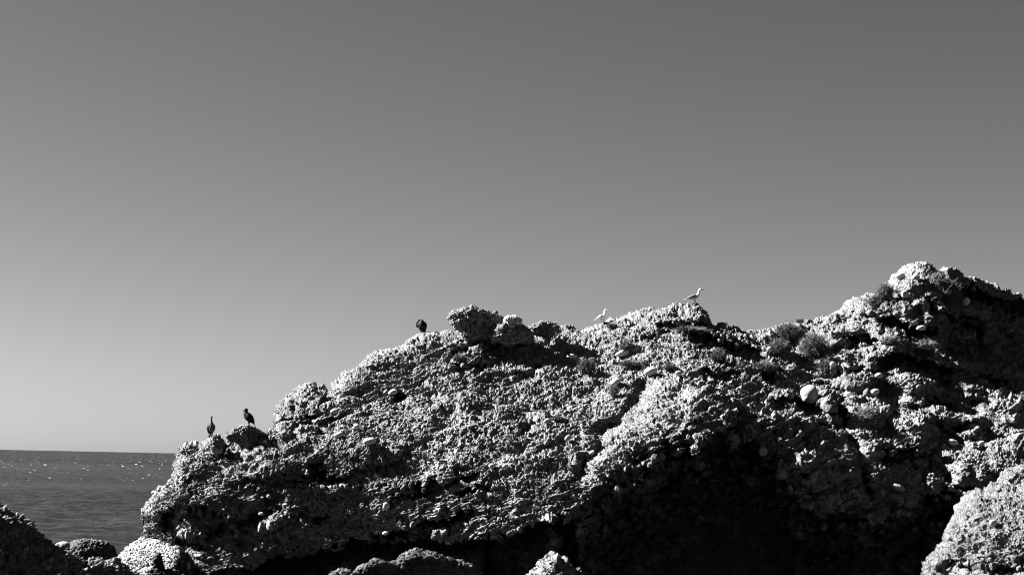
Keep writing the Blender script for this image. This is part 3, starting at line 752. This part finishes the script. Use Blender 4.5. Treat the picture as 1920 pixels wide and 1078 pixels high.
def gull(label, px, turn=0, scale=1.0, neck=0.0, face=1):
    r = bird_root('gull', label, 'gull', px, face, turn, scale, group='white gulls on the ridge')
    nx, nz = neck * -.05, neck * -.06
    tube('body', [(-.235, 0, .122, .018, .012), (-.18, 0, .142, .045, .028), (-.10, 0, .165, .070, .050), (-.02, 0, .182, .080, .066), (.05, 0, .196, .076, .070),
                  (.103, 0, .238, .056, .058), (.122 + nx * .4, 0, .290 + nz * .4, .038, .042), (.137 + nx * .7, 0, .345 + nz * .7, .030, .034), (.158 + nx, 0, .396 + nz, .031, .033),
                  (.186 + nx, 0, .418 + nz, .032, .033), (.216 + nx, 0, .410 + nz, .022, .020), (.232 + nx, 0, .405 + nz, .008, .008)], WHITEF, r)
    bk = tube('beak', [(.222 + nx, 0, .406 + nz, .010, .012), (.262 + nx, 0, .402 + nz, .007, .009), (.292 + nx, 0, .396 + nz, .006, .009), (.303 + nx, 0, .384 + nz, .002, .004)], BEAKM, r, n=8)
    for s in (-1, 1):
        wg = tube('wing', [(.085, s * .060, .222, .010, .020), (.03, s * .080, .214, .014, .046), (-.06, s * .074, .192, .014, .050), (-.15, s * .052, .160, .011, .034), (-.215, s * .03, .142, .008, .020)], GREYF, r)
        tube('wing_tip', [(-.19, s * .035, .146, .010, .020), (-.25, s * .022, .128, .008, .016), (-.315, s * .008, .122, .004, .008), (-.345, s * .004, .122, .002, .003)], TIPF, wg, n=8)
        tube('eye', [(.196 + nx, s * .026, .424 + nz, .002, .002), (.198 + nx, s * .031, .424 + nz, .004, .004), (.199 + nx, s * .034, .424 + nz, .002, .002)], TIPF, r, n=6, sub=2)
    tube('tail', [(-.20, 0, .130, .035, .012), (-.27, 0, .118, .042, .008), (-.32, 0, .112, .046, .005)], WHITEF, r, n=10)
    for s, x in ((-1, .0), (1, .045)): leg(r, x, s * .03, .135, LEGM)
    return r
gull('white gull standing tall in profile on top of the rocky mound, beak to the right', 1300, scale=1.0)
g2 = gull('smaller white gull with drawn in neck on the ridge left of the mound', 1125, turn=-.6, scale=.88, neck=.25)
g2.rotation_euler = (0, -.10, -.6)

BG = 'black cormorants perched on the rocks'
# long-necked bird on the far left tip, breast towards the viewer
r = bird_root('cormorant', 'slim black cormorant with raised neck and duller breast on the far left rock tip', 'cormorant', 391, 1, -1.15, 1.06, group=BG)
tube('body', [(-.075, 0, .045, .022, .016), (-.055, 0, .10, .066, .055), (-.015, 0, .18, .098, .085), (.015, 0, .26, .100, .085), (.02, 0, .325, .060, .055), (.012, 0, .37, .036, .036),
              (.0, 0, .42, .026, .027), (-.012, .004, .475, .023, .024), (.0, .004, .515, .026, .028), (.03, .002, .527, .024, .024), (.052, 0, .522, .014, .014)], BLACKF, r)
tube('breast', [(.02, 0, .12, .048, .03), (.058, 0, .18, .068, .042), (.072, 0, .25, .062, .036), (.055, 0, .315, .036, .025)], BROWNF, r)
tube('beak', [(.045, 0, .523, .009, .010), (.082, 0, .516, .006, .007), (.105, 0, .508, .003, .006)], BEAKM, r, n=8)
for s in (-1, 1):
    tube('wing', [(.0, s * .078, .305, .014, .030), (-.02, s * .098, .23, .018, .055), (-.05, s * .078, .14, .014, .045), (-.085, s * .04, .06, .006, .016)], BLACKF, r)
    leg(r, .01, s * .035, .085, LEGM, .010)
tube('tail', [(-.06, 0, .085, .034, .014), (-.105, 0, .02, .036, .009), (-.145, 0, -.045, .030, .005)], BLACKF, r, n=10)
# hunched bird facing left
r = bird_root('cormorant', 'stocky black cormorant facing left on the second rock tip, neck drawn in', 'cormorant', 461, -1, .12, 1.2, group=BG)
tube('body', [(-.125, 0, .055, .02, .016), (-.10, 0, .105, .055, .050), (-.045, 0, .165, .080, .085), (.015, 0, .225, .082, .092), (.055, 0, .280, .064, .072), (.068, 0, .325, .044, .050),
              (.058, 0, .360, .036, .042), (.075, 0, .378, .034, .036), (.105, 0, .365, .024, .024), (.125, 0, .352, .012, .012)], BLACKF, r)
tube('crest', [(.03, 0, .385, .012, .016), (.05, 0, .402, .014, .014), (.07, 0, .402, .010, .010)], BLACKF, r, n=8)
tube('beak', [(.115, 0, .353, .009, .010), (.15, 0, .340, .006, .007), (.172, 0, .330, .003, .005)], BEAKM, r, n=8)
for s in (-1, 1):
    tube('wing', [(.045, s * .055, .27, .014, .03), (-.01, s * .080, .21, .016, .065), (-.075, s * .062, .13, .014, .05), (-.135, s * .025, .055, .006, .016)], BLACKF, r)
    leg(r, .0 + s * .012, s * .035, .10, LEGM, .010)
tube('tail', [(-.105, 0, .085, .034, .016), (-.145, 0, .03, .036, .009), (-.185, 0, -.04, .03, .005)], BLACKF, r, n=10)
# preening bird: a rounded egg of a silhouette, neck bent round to the flank
r = bird_root('cormorant', 'round hunched black cormorant preening, neck bent down, on the ridge left of the blocks', 'cormorant', 786, -1, .9, 1.08, group=BG)
tube('body', [(-.06, 0, .02, .03, .024), (-.045, 0, .07, .085, .065), (-.02, 0, .15, .118, .092), (.0, 0, .225, .118, .095), (.01, 0, .29, .088, .080), (.01, 0, .335, .055, .056), (.008, 0, .362, .028, .03)], BLACKF, r)
tube('neck', [(.02, -.01, .335, .03, .03), (.055, -.055, .345, .026, .026), (.085, -.095, .300, .023, .023), (.09, -.115, .235, .022, .022), (.08, -.112, .175, .026, .026), (.07, -.10, .150, .016, .016)], BLACKF, r, n=12)
tube('beak', [(.072, -.103, .155, .009, .009), (.066, -.085, .115, .005, .006), (.06, -.07, .09, .003, .003)], GREYF, r, n=8)
for s in (-1, 1):
    tube('wing', [(.0, s * .085, .30, .014, .03), (-.02, s * .112, .21, .018, .065), (-.05, s * .085, .11, .014, .05), (-.09, s * .04, .02, .006, .016)], BLACKF, r)
    leg(r, .02, s * .035, .06, LEGM, .010)
tube('tail', [(-.06, 0, .07, .034, .016), (-.11, 0, .01, .036, .009), (-.14, 0, -.05, .03, .005)], BLACKF, r, n=10)
